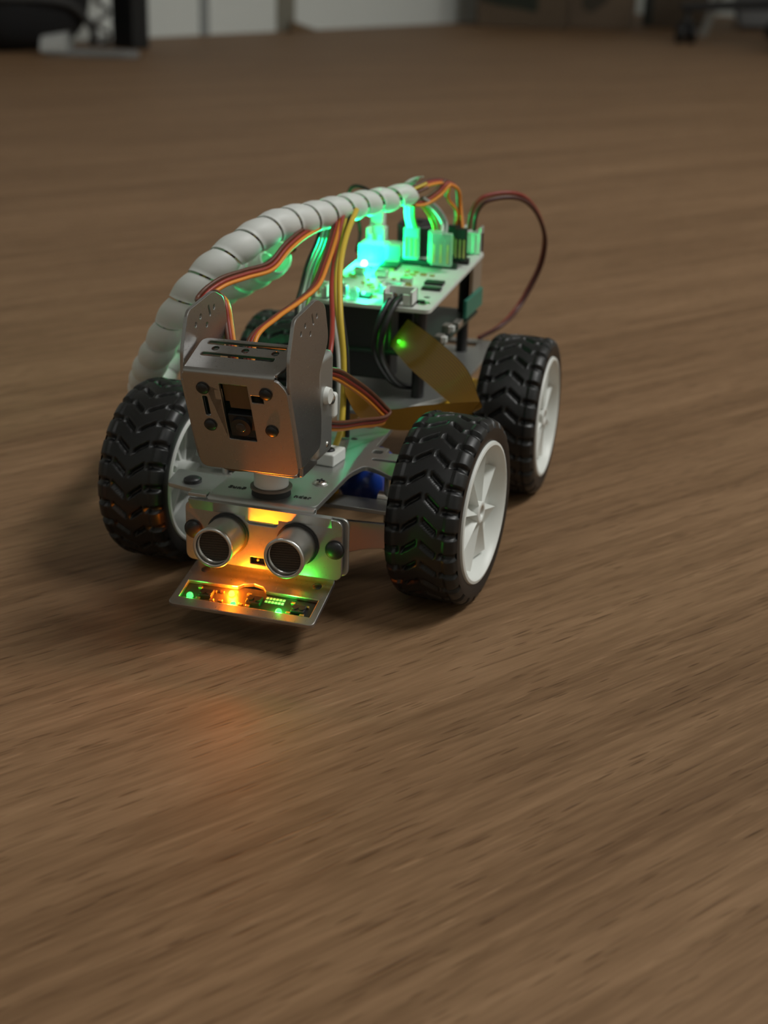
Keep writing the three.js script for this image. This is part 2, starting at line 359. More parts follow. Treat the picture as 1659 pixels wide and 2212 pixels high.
// grey storage tub behind the chair and white foam board
{
  const t = group('storage_tub', scene, 0.01, 0, -4.74); t.rotation.y = 0.1;
  met('body', extr(poly([[-0.17, 0.006], [0.17, 0.006], [0.2, 0.26], [-0.2, 0.26]], 0.02), 0.26, 0.01).translate(0, 0, -0.13), std(lin(0.17, 0.17, 0.175), 0.6), t);
  met('lid', box(0.43, 0.02, 0.29, 0, 0.27, 0, 0.006), std(lin(0.2, 0.2, 0.2), 0.6), t);
  tag(t, 'grey plastic storage tub behind the office chair', 'tub');
  const f = met('foam_board', extr(poly([[-0.035, 0], [-0.012, 0], [0.06, 0.22], [0.03, 0.22]], 0.004), 0.02, 0.002), std(lin(0.36, 0.36, 0.34), 0.7));
  f.position.set(-0.185, 0, -4.02); f.rotation.y = 0.05;
  tag(f, 'narrow white slanted foam strip beside the office chair caster', 'foam strip');
}
// office chair
{
  const hub = [0.143, -3.611], c = group('office_chair', scene, hub[0], 0, hub[1]);
  const cm = std(lin(0.007, 0.007, 0.008), 0.5), fab = std(lin(0.012, 0.012, 0.013), 0.9);
  for (let i = 0; i < 5; i++) {
    const a = (175 + 72 * i) * Math.PI / 180, r = 0.36, cx = Math.cos(a) * r, cz = Math.sin(a) * r;
    const arm = met('base_arm', extr(poly([[0.02, 0.098], [0.37, 0.083], [0.385, 0.09], [0.38, 0.101], [0.03, 0.135]], 0.006), 0.042, 0.004).translate(0, 0, -0.021), cm, c); arm.rotation.y = -a;
    const k = group('caster', c, cx, 0, cz); k.rotation.y = 0.35 + i * 0.9;
    for (const s of [-1, 1]) met('wheel', lathe([[0, -0.009], [0.024, -0.009], [0.0275, -0.005], [0.0275, 0.005], [0.024, 0.009], [0, 0.009]], 'x', 28).translate(s * 0.015, 0.0275, 0), cm, k);
    met('hood', lathe([[0, 0.03], [0.012, 0.03], [0.013, 0.056], [0.009, 0.062], [0.006, 0.085], [0, 0.085]], 'y', 20), cm, k);
  }
  met('column', [cyl(0.03, 0.03, 0.2, 0, 0.2, 0), cyl(0.018, 0.018, 0.14, 0, 0.35, 0), cyl(0.05, 0.045, 0.05, 0, 0.11, 0)], cm, c);
  met('seat', box(0.48, 0.09, 0.46, 0, 0.46, 0, 0.04), fab, c);
  met('backrest', box(0.44, 0.5, 0.07, 0, 0.85, -0.24, 0.033), fab, c);
  met('back_support', tube([[0, 0.42, -0.1], [0, 0.44, -0.24], [0, 0.55, -0.29], [0, 0.75, -0.28]], 0.02), cm, c);
  tag(c, 'black office chair on a five-armed caster base', 'chair');
}

// ------------------------------------------------------------------ the robot car (millimetres; x to its left, z forward)
const car = group('robot_car', scene, 0, 0, 0);
tag(car, 'four-wheeled robot car with aluminium frame, white rims, bundled wires and glowing lights', 'robot car');

// wheels
const L = 115.5, HT = 52.8, R = 33;
{
  const NB = 26, st = Math.PI * 2 / NB, ease = t => { t = Math.max(0, Math.min(1, t)); return t * t * (3 - 2 * t); };
  const crown = x => { const q = Math.abs(x); return q > 8.5 ? 33 - 3.3 * (1 - Math.sqrt(Math.max(0, 1 - ((q - 8.5) / 4.4) ** 2))) : 33 - 0.006 * q * q; };
  const groove = (x, f) => {                               // short moulded grooves: slanted arms in the middle, slots on the shoulders
    const q = Math.abs(x), p = ((f / st) % 1 + 1) % 1, near = c => { let d = Math.abs(p - c); return Math.min(d, 1 - d); };
    const arm = ease((0.15 - near(0.22 + 0.5 * (q - 0.9) / 5.1)) / 0.07) * ease((q - 0.7) / 0.5) * ease((6.1 - q) / 0.5);
    const slot = ease((0.16 - near(0.70 + 0.01 * (q - 7))) / 0.07) * ease((q - 7) / 0.5);
    return 1.5 * Math.max(arm, slot);
  };
  const NX = 46, NP = NB * 14, pos = [], idx = [];
  for (let i = 0; i <= NX; i++) for (let j = 0; j <= NP; j++) { const x = -12.9 + 25.8 * i / NX, f = j / NP * Math.PI * 2, r = crown(x) - groove(x, f); pos.push(x, r * Math.cos(f), r * Math.sin(f)); }
  for (let i = 0; i < NX; i++) for (let j = 0; j < NP; j++) { const q = i * (NP + 1) + j, e = q + NP + 1; idx.push(q, q + 1, e, q + 1, e + 1, e); }
  const tread = new THREE.BufferGeometry(); tread.setAttribute('position', new THREE.Float32BufferAttribute(pos, 3)); tread.setIndex(idx); tread.computeVertexNormals();
  const wall = [[29.9, 12.85], [28.6, 13.0], [26.4, 12.7], [24.6, 12.0]];
  const tyreG = prep([tread, lathe(wall, 'x', 72), lathe(wall.map(([r, x]) => [r, -x]).reverse(), 'x', 72)]).scale(0.001, 0.001, 0.001);
  const outer = [[3.4, 7.4], [20.6, 6.6], [22.0, 7.6], [22.7, 10.4], [23.2, 12.5], [24.0, 13.3], [25.0, 13.1], [25.4, 12.2], [25.0, 8], [24.6, 0]];
  const inner = [[24.6, 0], [25.0, -8], [25.4, -12], [25.0, -12.9], [24.2, -13.1], [23.4, -12.4], [22.8, -9], [21.8, 3], [20.4, 4.6], [3.4, 4.8]];
  const rimG = toCreasedNormals(prep([lathe(outer, 'x', 64), lathe(inner, 'x', 64)]), 0.6).scale(0.001, 0.001, 0.001);
  const loft = c => { const p = [], quad = (A, B, C, E) => p.push(...A, ...B, ...C, ...A, ...C, ...E), n = c.length - 1, m = c[0].length; for (let i = 0; i < n; i++) for (let k = 0; k < m; k++) quad(c[i][k], c[i][(k + 1) % m], c[i + 1][(k + 1) % m], c[i + 1][k]); if (m === 4) quad(c[n][0], c[n][1], c[n][2], c[n][3]); else p.push(...c[n][0], ...c[n][1], ...c[n][2]); const g = new THREE.BufferGeometry(); g.setAttribute('position', new THREE.Float32BufferAttribute(p, 3)); g.computeVertexNormals(); return g; };
  const ringPt = (x, f, r) => [x, r * Math.cos(f), r * Math.sin(f)];
  const spoke = a => {                                     // a ramp-shaped blade on the outer face, a plain rib on the inner face
    const o = [], n = [];
    for (let i = 0; i <= 6; i++) {
      const t = i / 6, r = 3.6 + 17.6 * t, w = 2.8 + 6.6 * t, h = 7 + 4.4 - 0.9 * t;
      o.push([ringPt(6.4, a - w / 2 / r, r), ringPt(h, a + w * 0.42 / r, r), ringPt(6.4, a + w / 2 / r, r)]);
      const q = 3.6 + 18.6 * t, v = 0.7 / q; n.push([ringPt(5.4, a - v, q), ringPt(5.4, a + v, q), ringPt(-4 + 6 * t, a + v, q), ringPt(-4 + 6 * t, a - v, q)]);
    }
    return toCreasedNormals(prep([loft(o), loft(n)]), 0.5).scale(0.001, 0.001, 0.001);
  };
  const hubG = prep([lathe([[0, -11], [1.5, -11], [3.9, -10.4], [4.4, 0], [4.0, 11.2], [3.6, 11.8], [1.7, 11.8], [1.5, 8], [0, 8]], 'x', 32)]).scale(0.001, 0.001, 0.001);
  const spokes = []; for (let i = 0; i < 8; i++) spokes.push(spoke(i * Math.PI / 4 + 0.25));
  const build = () => {
    const w = new THREE.Group(); w.name = 'wheel';
    for (const [n, g, m] of [['tyre', tyreG, M.rubber], ['rim', rimG, M.white], ['hub', hubG, M.white], ...spokes.map(s => ['spoke', s, M.white])]) { const o = new THREE.Mesh(g, m); o.name = n; o.castShadow = o.receiveShadow = true; w.add(o); }
    return w;
  };
  for (const [sx, z, steer, spin, lab] of [[1, 0, -0.08, 0.1, 'front wheel with chevron tread next to the line sensor plate'], [-1, 0, -0.08, 1.3, 'front wheel beside the looped white cable wrap'], [1, -L, 0, 0.7, 'rear wheel beside the amber flat cable'], [-1, -L, 0, 2.0, 'rear wheel mostly hidden behind the camera bracket']]) {
    const w = build(); w.position.set(sx * HT / 1000, R / 1000, z / 1000); w.rotation.order = 'YXZ'; w.rotation.y = steer + (sx < 0 ? Math.PI : 0); w.rotation.x = spin; w.userData.label = lab; car.add(w);
  }
}

// main plate, with its cut-outs
{
  const rightSide = [[18.7, 44.5, 3], [18.9, 9, 4], [21.5, 0, 4], [27, 2.5, 5], [34, 8, 3], [40, 8, 1], [40, -14, 1], [29, -15.5, 2], [24.5, -15.8, 1], [24.5, -20.5, 1], [19, -21, 1.5], [18.6, -40, 6], [16.2, -72, 6], [29, -92, 8], [29, -186, 4]];
  const s = poly([...rightSide, ...rightSide.slice().reverse().map(([x, z, r]) => [-x, z, r])]);
  hole(s, rectPts(21.8, -8.6, 37, -6.2), 1.1); hole(s, rectPts(-37, -8.6, -21.8, -6.2), 1.1);
  hole(s, rectPts(19.6, -17.5, 23.2, -13.5), 1.2);
  hole(s, rectPts(-12, -60, 12, -40), 2); hole(s, rectPts(-20, -180, 20, -172), 2);
  for (const [x, z] of [[-9, 12], [9, -26], [-9, -26]]) disc(s, x, z, 1.6);
  mm('chassis_plate', flatPlate(s, 1.8, 44.4), M.alu, car);
  mm('plate_bend', lathe([[0.4, -18.5], [1.8, -18.5], [1.8, 18.5], [0.4, 18.5], [0.4, -18.5]], 'x', 24).translate(0, 42.6, 44.6), M.alu, car);
  // lettering cut on both sides of the pan servo
  const font = await new FontLoader().loadAsync('fonts/droid/droid_sans_bold.typeface.json');
  for (const [t, x, z] of [['SunF', -15.0, 37.6], ['nder', 8.6, 38.4]]) {
    const g = new TextGeometry(t, { font, size: 1.9, depth: 0.25, curveSegments: 3, bevelEnabled: false }).rotateX(-Math.PI / 2).translate(x, 44.4, z);
    mm('lettering', g, std(lin(0.05, 0.045, 0.04), 0.4, { metalness: 0.6 }), car, 'small dark lettering on the plate');
  }
  const ps = (x, z, y = 44.4) => { const k = group('screw', car); mm('head', [dome(2.5, x, y, z, 'y', 0.5), cyl(2.7, 2.7, 0.4, x, y + 0.2, z)], M.steel, k); mm('cross_slot', [box(2.8, 0.4, 0.5, x, y + 1.2, z), box(0.5, 0.4, 2.8, x, y + 1.2, z)], M.blackDull, k); };
  ps(12.9, 23);
  mm('rivet', [dome(2.9, -30, 43.4, 32.6, 'y', 0.45), cyl(3.1, 3.1, 1.2, -30, 43.1, 32.6)], M.black, car, 'black rivet head');
  // left arm shelf and side web seen inside the left wheel
  mm('arm_shelf', flatPlate(poly([[-38, 36], [-19, 40.5], [-19, 24], [-40, 22]], 1.5), 1.6, 42.6), M.alu, car);
  mm('bend_tab', box(6.5, 1.4, 3.4, -22.2, 43.8, 45, 0.4), M.alu, car);
  // nylon block with black rivet
  const b = group('nylon_block', car); b.userData.label = 'white nylon block with a black rivet';
  mm('body', box(8.2, 4.6, 10.5, 0, 0, 0, 0.7).rotateY(-0.12).translate(8.4, 46.7, 1.0), M.white, b);
  mm('rivet', dome(2.2, 8.6, 49, 2, 'y', 0.55), M.black, b);
}
// steering parts and batteries under the plate
{
  mm('tie_plate', flatPlate(poly([[-38, 1.2], [38, 1.2], [38, 11.4], [-38, 11.4]], 1), 1.6, 32.8), M.alu, car);
  for (const s of [-1, 1]) {
    const k = group('steering_knuckle', car);
    mm('web', extr(poly([[15 * s, 26], [40 * s, 27], [40 * s, 18], [33 * s, 17.6], [25 * s, 16.2], [17 * s, 13.4], [15 * s, 14]], 1), 1.6).translate(0, 0, 7), M.alu, k);
    mm('post', [cyl(2.2, 2.2, 30, 31 * s, 29, 0), cyl(2.6, 2.6, 18, 36 * s, 33, 0, 'x')], M.steel, k);
  }
  for (const x of [14.5, -5]) {
    const c = group('battery_cell', car); c.userData.label = 'blue battery cell under the plate';
    mm('sleeve', lathe([[0, 0], [3, -0.2], [6, -1.2], [8.2, -3.2], [9.1, -6.4], [9.1, -24], [8.4, -26], [0, -26]].map(([r, y]) => [r, y]), 'z', 36).translate(x, 29.8, -13), M.blue, c);
  }
  mm('steering_servo', box(12, 23, 23, -2, 30, 14, 0.6), M.blackDull, car);
  mm('spacer', [cyl(2.4, 2.4, 12, 8, 37, -4), cyl(2.4, 2.4, 12, 4, 37, -4)], M.yellowGear, car);
  for (const s of [-1, 1]) { const g = group('gear_motor', car); mm('gearbox', box(18, 22, 38, 28 * s, 31, -L + 4, 1.5), M.yellowGear, g); mm('motor_can', cyl(10, 10, 28, 28 * s, 31, -L + 36, 'z'), M.can, g); mm('axle', cyl(2.6, 2.6, 14, 40 * s, 33, -L, 'x'), M.white, g); }
}
// sonar sensor on its bracket
const CX = 1;
{
  const s = poly(rectPts(-26.6, 20.4, 28.6, 41.6).map(p => [...p, 3]));
  const cans = [CX - 12.3, CX + 12.3];
  for (const x of cans) disc(s, x, 31.6, 6.7);
  hole(s, rectPts(CX - 6, 36.2, CX + 5.4, 40), 1.9); hole(s, rectPts(CX - 4.4, 22.0, CX + 2.6, 24.4), 0.3);
  mm('sensor_bracket', frontPlate(s, 1.4, 46.6), M.aluHead, car);
  mm('sensor_back_plate', frontPlate(poly(rectPts(-24.6, 20.8, 29.8, 41.4).map(p => [...p, 3])), 1.2, 43.6), M.alu, car);
  const u = group('sonar_sensor', car);
  mm('circuit_board', box(45, 20, 1.0, CX, 31, 44.2), M.pcbBlack, u);
  for (const x of cans) {
    const c = u;
    mm('sensor_can', lathe([[6.0, 44], [6.5, 44], [6.5, 58.2], [6.9, 58.5], [7.0, 59.4], [6.7, 60], [6.0, 60], [5.75, 59.6], [5.7, 56.6], [0, 56.6]], 'z', 56).translate(x, 31.6, 0), M.can, c);
    mm('can_flange', lathe([[6.5, 46.6], [7.3, 46.6], [7.3, 47.2], [6.5, 47.3]], 'z', 48).translate(x, 31.6, 0), M.blackDull, c);
    mm('grille', cyl(5.7, 5.7, 0.4, x, 31.6, 57.0, 'z', 40), M.mesh, c);
    const bars = [];
    for (let i = -9; i <= 9; i++) { const o = i * 0.58, h = Math.sqrt(5.6 * 5.6 - o * o); bars.push(box(h * 2, 0.09, 0.09, 0, o, 0)); }
    mm('grille_wire', prep(bars).rotateZ(0.2).translate(x, 31.6, 57.45), M.wireMesh, c);
  }
  mm('crystal', box(8.8, 1.7, 1.8, CX - 0.3, 37.2, 45.3, 0.8), M.can, u);
  mm('solder_pin', [dome(0.6, CX - 2.2, 23, 45, 'z', 1), dome(0.6, CX + 0.6, 23, 45, 'z', 1)], M.gold, u);
  for (const [x, y] of [[-23.6, 31.6], [26.2, 31.4]]) mm('rivet', [dome(3.1, x, y, 46.8, 'z', 0.55), cyl(3.3, 3.3, 0.5, x, y, 46.8, 'z')], M.black, car, 'black rivet head');
}
// line sensor on its sloping plate
{
  const g = group('line_sensor', car, 0, 0.0185, 0.0405); g.rotation.x = 0.287; g.rotation.y = 0; g.userData.label = 'line sensor with small lit lamps on a sloping plate';
  const s = poly([[-25, 0, 3], [25, 0, 3], [25, 24.4, 2.2], [-26, 24.4, 2.2]]);
  const c = new THREE.Path();
  [[-23.4, 20.4], [-23.4, 12], [-8, 11.6], [-6, 11.4], [-4.4, 9.8], [-1, 8.9], [2.4, 9.8], [4, 11.6], [22.6, 12], [22.4, 20.6]].forEach((p, i) => i ? c.lineTo(...p) : c.moveTo(...p)); c.closePath();
  s.holes.push(c); disc(s, 20, 5.4, 1.5); disc(s, -20, 5.4, 1.5);
  mm('sloping_plate', flatPlate(s, 1.5, 0), M.aluHead, g);
  mm('riser', box(50, 26, 1.4, 0, 12, -0.6), M.alu, g);
  mm('circuit_board', box(48, 1.2, 12.6, -0.6, -2.2, 16.2), M.pcbBlack, g);
  for (const x of [20, -20]) mm('screw', [dome(1.9, x, -0.6, 5.4, 'y', 0.5), cyl(2.0, 2.0, 1.6, x, -1.2, 5.4)], M.black, g);
  const parts = [['sensor_eye', -15.4, 16.2, 4.4, 3.4], ['sensor_eye', 1.5, 15.8, 5, 3.8], ['sensor_eye', 17.4, 16.8, 4.6, 3.6]];
  for (const [n, x, z, w, d] of parts) mm(n, [box(w, 1.4, d, x, -1.0, z, 0.3), cyl(1.1, 1.1, 0.5, x - w / 4, -0.2, z, 'y', 16), cyl(1.1, 1.1, 0.5, x + w / 4, -0.2, z, 'y', 16)], M.black, g);
  const tiny = []; for (const [x, z] of [[-18.6, 13.6], [-17.4, 18.8], [-13.2, 14.4], [-12.6, 18.6], [-10.6, 14], [-2.4, 18.6], [-1.2, 13.2], [0.2, 18.8], [14.6, 14.2], [14.4, 19], [19.6, 15], [19.2, 19.2], [-9.6, 18.4]]) tiny.push(box(1.5, 0.8, 0.9, x, -1.2, z, 0.15));
  mm('surface_part', tiny, M.gold, g).userData.kind = 'stuff';
  const pads = []; for (let r = 0; r < 2; r++) for (let k = 0; k < 6; k++) pads.push(box(0.85, 0.15, 0.95, 5.2 + k * 1.15, -1.54, 13.2 + r * 1.6));
  mm('solder_pad', pads, M.whiteDull, g).userData.kind = 'stuff';
  const green = led(0.05, 1, 0.12, 2.6), amber = led(1, 0.36, 0.03, 6);
  for (const [x, z, m, col, k, r] of [[-20.6, 18.2, green, lin(0.04, 1, 0.06), 0.00018, 1.1], [-4.8, 19.0, green, lin(0.04, 1, 0.06), 0.00006, 1.0], [11.2, 19.2, green, lin(0.04, 1, 0.06), 0.0009, 1.1], [-7.2, 14.2, amber, lin(1, 0.17, 0.005), 0.0078, 1.0]]) {
    const l = group('indicator_lamp', g); l.userData.label = m === amber ? 'bright amber lamp' : 'small green lamp';
    mm('lens', [dome(r, x, -0.9, z, 'y', 0.8), cyl(r, r, 0.8, x, -1.3, z, 'y', 20)], m, l);
    ledLight(col, k, x, -0.35, z, l, 0.06);
  }
}
// camera head on the pan servo
{
  const p = group('pan_mount', car); p.userData.label = 'white servo horn on dark washers';
  mm('spacer', cyl(6.6, 6.4, 2.2, 0.6, 45.5, 37.6, 'y', 40), M.blackDull, p);
  mm('washer', cyl(7.0, 7.0, 0.7, 0.6, 47.0, 37.6, 'y', 40), std(lin(0.16, 0.13, 0.105), 0.5), p, 'thin brown washer');
  mm('horn', lathe([[0, 47.3], [5.5, 47.3], [5.8, 47.7], [5.7, 53], [5.3, 53.4], [0, 53.4]], 'y', 36).translate(0.6, 0, 37.6), M.white, p);
  mm('base_plate', flatPlate(poly(rectPts(-12, 26, 13, 46), 2), 1.4, 55.4), M.aluHead, p);
  mm('tilt_servo', box(22, 22, 12, -1, 70, 40, 0.8), M.blackDull, p);
  // upright holder on the left side of the head
  const h = group('tilt_holder', car);
  mm('upright', box(4.6, 34.5, 15, 16.4, 76.2, 35.2, 2.2), M.alu, h);
  mm('web', box(1.4, 30, 14, 14.4, 70, 40, 0.5), M.aluHead, h);
  mm('boss', [cyl(3.2, 2.6, 3, 18.8, 80, 36, 'x'), box(3, 8.6, 4, 18.0, 74.2, 27.2, 1.2)], M.white, h);
  mm('screw', [dome(2.1, 18.7, 77.3, 30.6, 'x', 0.6), dome(1.1, 18.6, 62.8, 34, 'x', 0.6)], M.steel, h);
  const g = group('camera_head', car, 0.0010, 0.0834, 0.0485); g.rotation.order = 'XYZ'; g.rotation.set(0.35, 0, 0.02); g.userData.label = 'bent aluminium bracket holding the camera';
  const f = poly([[-16.6, -19.2, 3.2], [16.8, -19.2, 3.2], [17.2, 13.4, 2], [14.4, 17.2, 1.5], [-16.4, 17.2, 0.8]]);
  hole(f, [[-4.7, 14.2], [4.4, 14.2], [4.4, 10.6], [4.4, -6.7], [-4.7, -6.7]], 0.3);
  hole(f, rectPts(-6.4, 8.6, -4.9, 11.6), 0.3); hole(f, rectPts(5.2, 8.2, 9, 10.9), 0.3);
  for (const [x, y] of [[-10.25, 12.1], [10.25, 12.1], [-10.15, -1.8], [10.15, -1.8]]) disc(f, x, y, 1.5);
  hole(f, rectPts(-11.1, 1.6, -9.5, 9.0), 0.6);
  mm('front_plate', frontPlate(f, 1.2, 17.6), M.aluHead, g);
  for (const [x, y] of [[-10.25, 12.1], [10.25, 12.1], [-10.15, -1.8], [10.15, -1.8]]) mm('screw', [dome(2.0, x, y, 17.7, 'z', 0.6), cyl(2.1, 2.1, 0.5, x, y, 17.8, 'z')], M.black, g, 'black screw head');
  // rounded bends
  mm('bend', [lathe([[0.4, -15.4], [1.7, -15.4], [1.7, 14], [0.4, 14], [0.4, -15.4]], 'x', 24).translate(-0.4, 16.9, 15.9), lathe([[0.4, -15], [1.8, -15], [1.8, 13], [0.4, 13], [0.4, -15]], 'y', 24).translate(16, -1, 15.8), lathe([[0.4, -15], [1.8, -15], [1.8, 15], [0.4, 15], [0.4, -15]], 'y', 24).translate(-15.8, -1, 15.8)], M.aluHead, g);
  const t = poly([[-15.8, 16.4, 0.6], [14, 16.4, 0.6], [15.8, 12, 0.8], [15.8, 0.4, 1], [-15.8, 0.4, 3]]);
  hole(t, rectPts(-13.2, 1.7, 12.6, 3.7), 0.8); hole(t, rectPts(-13.2, 7.8, 10.8, 9.8), 0.8);
  for (const x of [-9.6, 0.2, 10]) disc(t, x, 5.75, 1.5);
  mm('top_plate', flatPlate(t, 1.2, 18.6), M.aluHead, g);
  const ear = [[16.6, 14, 1], [13, 22.5, 2], [5, 31, 2.5], [-14, 26.5, 3], [-20, 20.5, 2], [-19, 8, 4], [-7, 3, 3], [-4, -12, 3], [0, -20.6, 3], [16.4, -16.5, 2]];
  for (const s of [1, -1]) {
    const e = poly(ear); for (const [z, y] of [[-2, 24.4], [-12, 21.5], [-5, 19.5], [2, 24]]) disc(e, z, y, 0.75);
    hole(e, rectPts(-9, 20.6, -8, 24.4), 0.45);
    mm('side_ear', sidePlate(e, 1.2, s > 0 ? 17.8 : -16.6), M.aluHead, g);
  }
  mm('foot_rivet', dome(1.4, 16.6, -16.8, 14.2, 'x', 0.6), M.gold, g);
  // camera module behind the window
  const c = g;
  mm('camera_board', box(25, 23, 1.2, 0, 4.5, 13.2), M.pcbDark, c);
  mm('camera_flex', [box(8.6, 7.6, 0.5, -0.2, 10.4, 15.4), box(6.8, 2.6, 0.8, 0.2, 5.4, 15.2)], M.flexBrown, c, 'brown flat flex behind the window');
  mm('camera_lens', [box(8.5, 8.5, 3, 0, -1.8, 15.3, 0.4), cyl(3.4, 3.2, 1.4, 0, -1.6, 17.2, 'z', 32)], M.black, c, 'black camera lens block');
  mm('lens_glass', dome(1.7, 0, -1.6, 17.7, 'z', 0.35), phys(lin(0.01, 0.01, 0.012), 0.05, { clearcoat: 1 }), c);
}
// boards on standoffs
const BT = 0.06;                                            // the upper board leans up a little towards the rear
{
  for (const [x, z, h] of [[16.6, -86, 38], [-21, -86, 38], [16.0, -163, 42], [-21, -163, 42]]) mm('standoff', [cyl(2.7, 2.7, h, x, 44.4 + h / 2, z, 'y', 6), cyl(1.6, 1.6, 2, x, 45.4 + h, z)], M.black, car);
  const lower = group('computer_board', car); lower.userData.label = 'green computer board under the white board';
  mm('circuit_board', box(50, 1.6, 84, -3, 62.5, -124, 0.5), M.pcbDark, lower);
  mm('port_block', box(26, 17, 20, -12, 72, -95, 0.8), M.black, lower);
  mm('port_block', box(14, 14, 18, -14, 70, -150, 0.6), M.can, lower);
  mm('heat_sink', box(15, 8, 15, -2, 67.5, -122), M.black, lower);
  for (const [x, z, y] of [[20.5, -103, 65], [20.4, -116, 66.4]]) { mm('side_button', [box(3.4, 3.6, 6, x, y, z, 0.5)], M.can, lower); mm('button_cap', box(2.4, 2.6, 2.6, x + 2, y, z, 0.4), M.whiteDull, lower); }
  mm('side_port', [box(5, 4, 9, 20, 58.6, -104, 1), box(3, 3, 8, 21, 64.6, -132, 0.4)], M.can, lower);
  mm('edge_board', box(1.6, 8, 30, 23, 70, -151, 0.3), phys(lin(0.03, 0.22, 0.15), 0.4, { transmission: 0.2, thickness: 0 }), lower);
  const tape = mm('smoked_panel', box(1, 18, 16, 21.8, 78, -160, 0.3), phys(lin(0.34, 0.27, 0.2), 0.4, { transmission: 0.3, thickness: 0 }), lower);
  mm('front_box', box(32, 31, 12, -11, 66, -90, 1.2), M.black, car);

  const g = group('controller_board', car, 0, 0.0785, 0); g.rotation.x = BT; g.userData.label = 'white controller board with connectors, lit green';
  const s = poly([[-27.4, -76.5], [22.8, -76.5], [22.8, -170.5], [-27.4, -170.5]], 3);
  for (const [x, z] of [[18, -85], [-23, -85], [18, -165]]) disc(s, x, z, 1.5); disc(s, 17, -93.5, 1.7);
  mm('circuit_board', flatPlate(s, 1.7, 0), M.pcbWhite, g);
  mm('mount_ring', lathe([[1.5, 0], [2.7, 0], [2.7, 0.2], [1.5, 0.2]], 'y', 24).translate(18, 0, -85), M.can, g);
  const jst = (x, z, w, h, d, m) => { const j = group('white_connector', g); const k = 0.9; mm('housing', [box(w, k, d, x, k / 2, z), box(w, h, k, x, h / 2, z - d / 2 + k / 2), box(k, h, d, x - w / 2 + k / 2, h / 2, z), box(k, h, d, x + w / 2 - k / 2, h / 2, z), box(w * 0.3, h * 0.8, k, x - w * 0.33, h * 0.4, z + d / 2 - k / 2), box(w * 0.3, h * 0.8, k, x + w * 0.33, h * 0.4, z + d / 2 - k / 2)], m, j); mm('pin', [box(0.6, h * 0.6, 0.6, x - w * 0.16, h * 0.35, z), box(0.6, h * 0.6, 0.6, x + w * 0.16, h * 0.35, z)], M.gold, j); };
  jst(9.2, -82, 12, 6, 8, M.white); jst(-23.4, -80.5, 7, 5.6, 6.5, M.white); jst(2.2, -95, 9, 4, 6, M.white); jst(-22, -152, 8, 12, 7, M.white);
  // chips and small parts
  const put = (n, w, h, d, x, z, m, r = 0.2) => mm(n, box(w, h, d, x, h / 2, z, r), m, g);
  put('chip', 8, 1.3, 4.4, 15, -113, M.black); put('chip', 8, 1.2, 3.4, 16, -104.5, M.black); put('chip', 7, 1.4, 7, -2, -104, M.black); put('chip', 6, 1.2, 5, -7, -86, M.black); put('chip', 8, 1.6, 8, -10, -132, M.black);
  put('switch_slide', 5, 3, 3, 4, -109, M.can); put('inductor', 6, 3.4, 5, -9, -117, M.can, 1); put('inductor', 5, 3, 4.4, -19, -118, M.can, 1);
  put('capacitor', 3.4, 5.4, 3.4, -14.6, -83.5, M.can, 1.2); put('capacitor', 3.4, 5.0, 3.4, -9.6, -80.5, M.clear, 1.2); put('capacitor', 3.2, 4.4, 3.2, -19, -90, M.whiteDull, 1);
  put('terminal_block', 12, 8, 9, -20, -141, M.clear, 0.8); put('terminal_block', 9, 7, 8, -13, -147, M.clear, 0.8);
  const few = []; for (let i = 0; i < 44; i++) few.push(box(1.2 + rnd() * 1.6, 0.6 + rnd() * 0.8, 0.9 + rnd(), -25 + rnd() * 36, 0.5, -80 - rnd() * 50, 0.15));
  mm('surface_part', few, M.gold, g).userData.kind = 'stuff';
  // pin rows, each with its plugs
  mm('pin_base', [box(16, 2.6, 2.6, 10, 1.3, -139), box(10, 2.6, 2.6, -3, 1.3, -140), box(8, 2.6, 2.6, 17, 1.3, -148)], M.black, g);
  const plug = (n, x, z, w, m) => { const q = group(n, g); mm('housing', box(w, 14, 2.7, x, 9.6, z, 0.4), m, q); mm('contact', [...Array(3)].map((_, i) => box(0.8, 8, 0.4, x + (i - 1) * w / 3, 8, z + 1.45)), M.gold, q); };
  plug('clear_plug', 12.4, -133, 9, M.clear); plug('clear_plug', 9.8, -136.4, 8, M.clear); plug('pale_plug', -2.6, -139, 6.5, M.clear); plug('black_plug', 18, -144, 5.4, M.black); plug('black_plug', 14, -148, 5.4, M.black);
  // battery socket with its plug at the rear corner
  const j = group('battery_plug', g); mm('housing', [box(8.2, 9.5, 6, 17.8, 5, -168, 0.5), box(1, 12, 5, 14.2, 6, -168, 0.3), box(1, 12, 5, 21.4, 6, -168, 0.3)], M.white, j); mm('rib', [box(0.6, 8, 0.6, 16.4, 5, -164.8), box(0.6, 8, 0.6, 19.2, 5, -164.8)], M.whiteDull, j);
  mm('solder_ring', lathe([[0.7, 0], [1.8, 0], [1.6, 0.4], [0.7, 0.5]], 'y', 20).translate(16.8, 0, -160), M.can, g);
  // buzzer
  mm('buzzer', [lathe([[0, 0], [8.4, 0], [8.8, 0.8], [8.8, 12.6], [8, 13.6], [2.4, 13.6], [2.2, 12.8], [0, 12.8]], 'y', 40).translate(-6, 0, -160)], M.black, g, 'round black buzzer');
  // bright green lamp
  const l = group('indicator_lamp', g); l.userData.label = 'bright green lamp on the white board';
  mm('lens', [box(2.2, 1.2, 2.2, -21.6, 0.6, -131.8, 0.3), dome(1.2, -21.6, 1.2, -131.8, 'y', 0.8)], led(0.25, 1, 0.6, 12), l);
  ledLight(lin(0.0, 1, 0.26), 0.04, -21.6, 1.5, -131.8, l, 0.1);
  const l2 = group('indicator_lamp', g); l2.userData.label = 'small green lamp by the front edge of the white board';
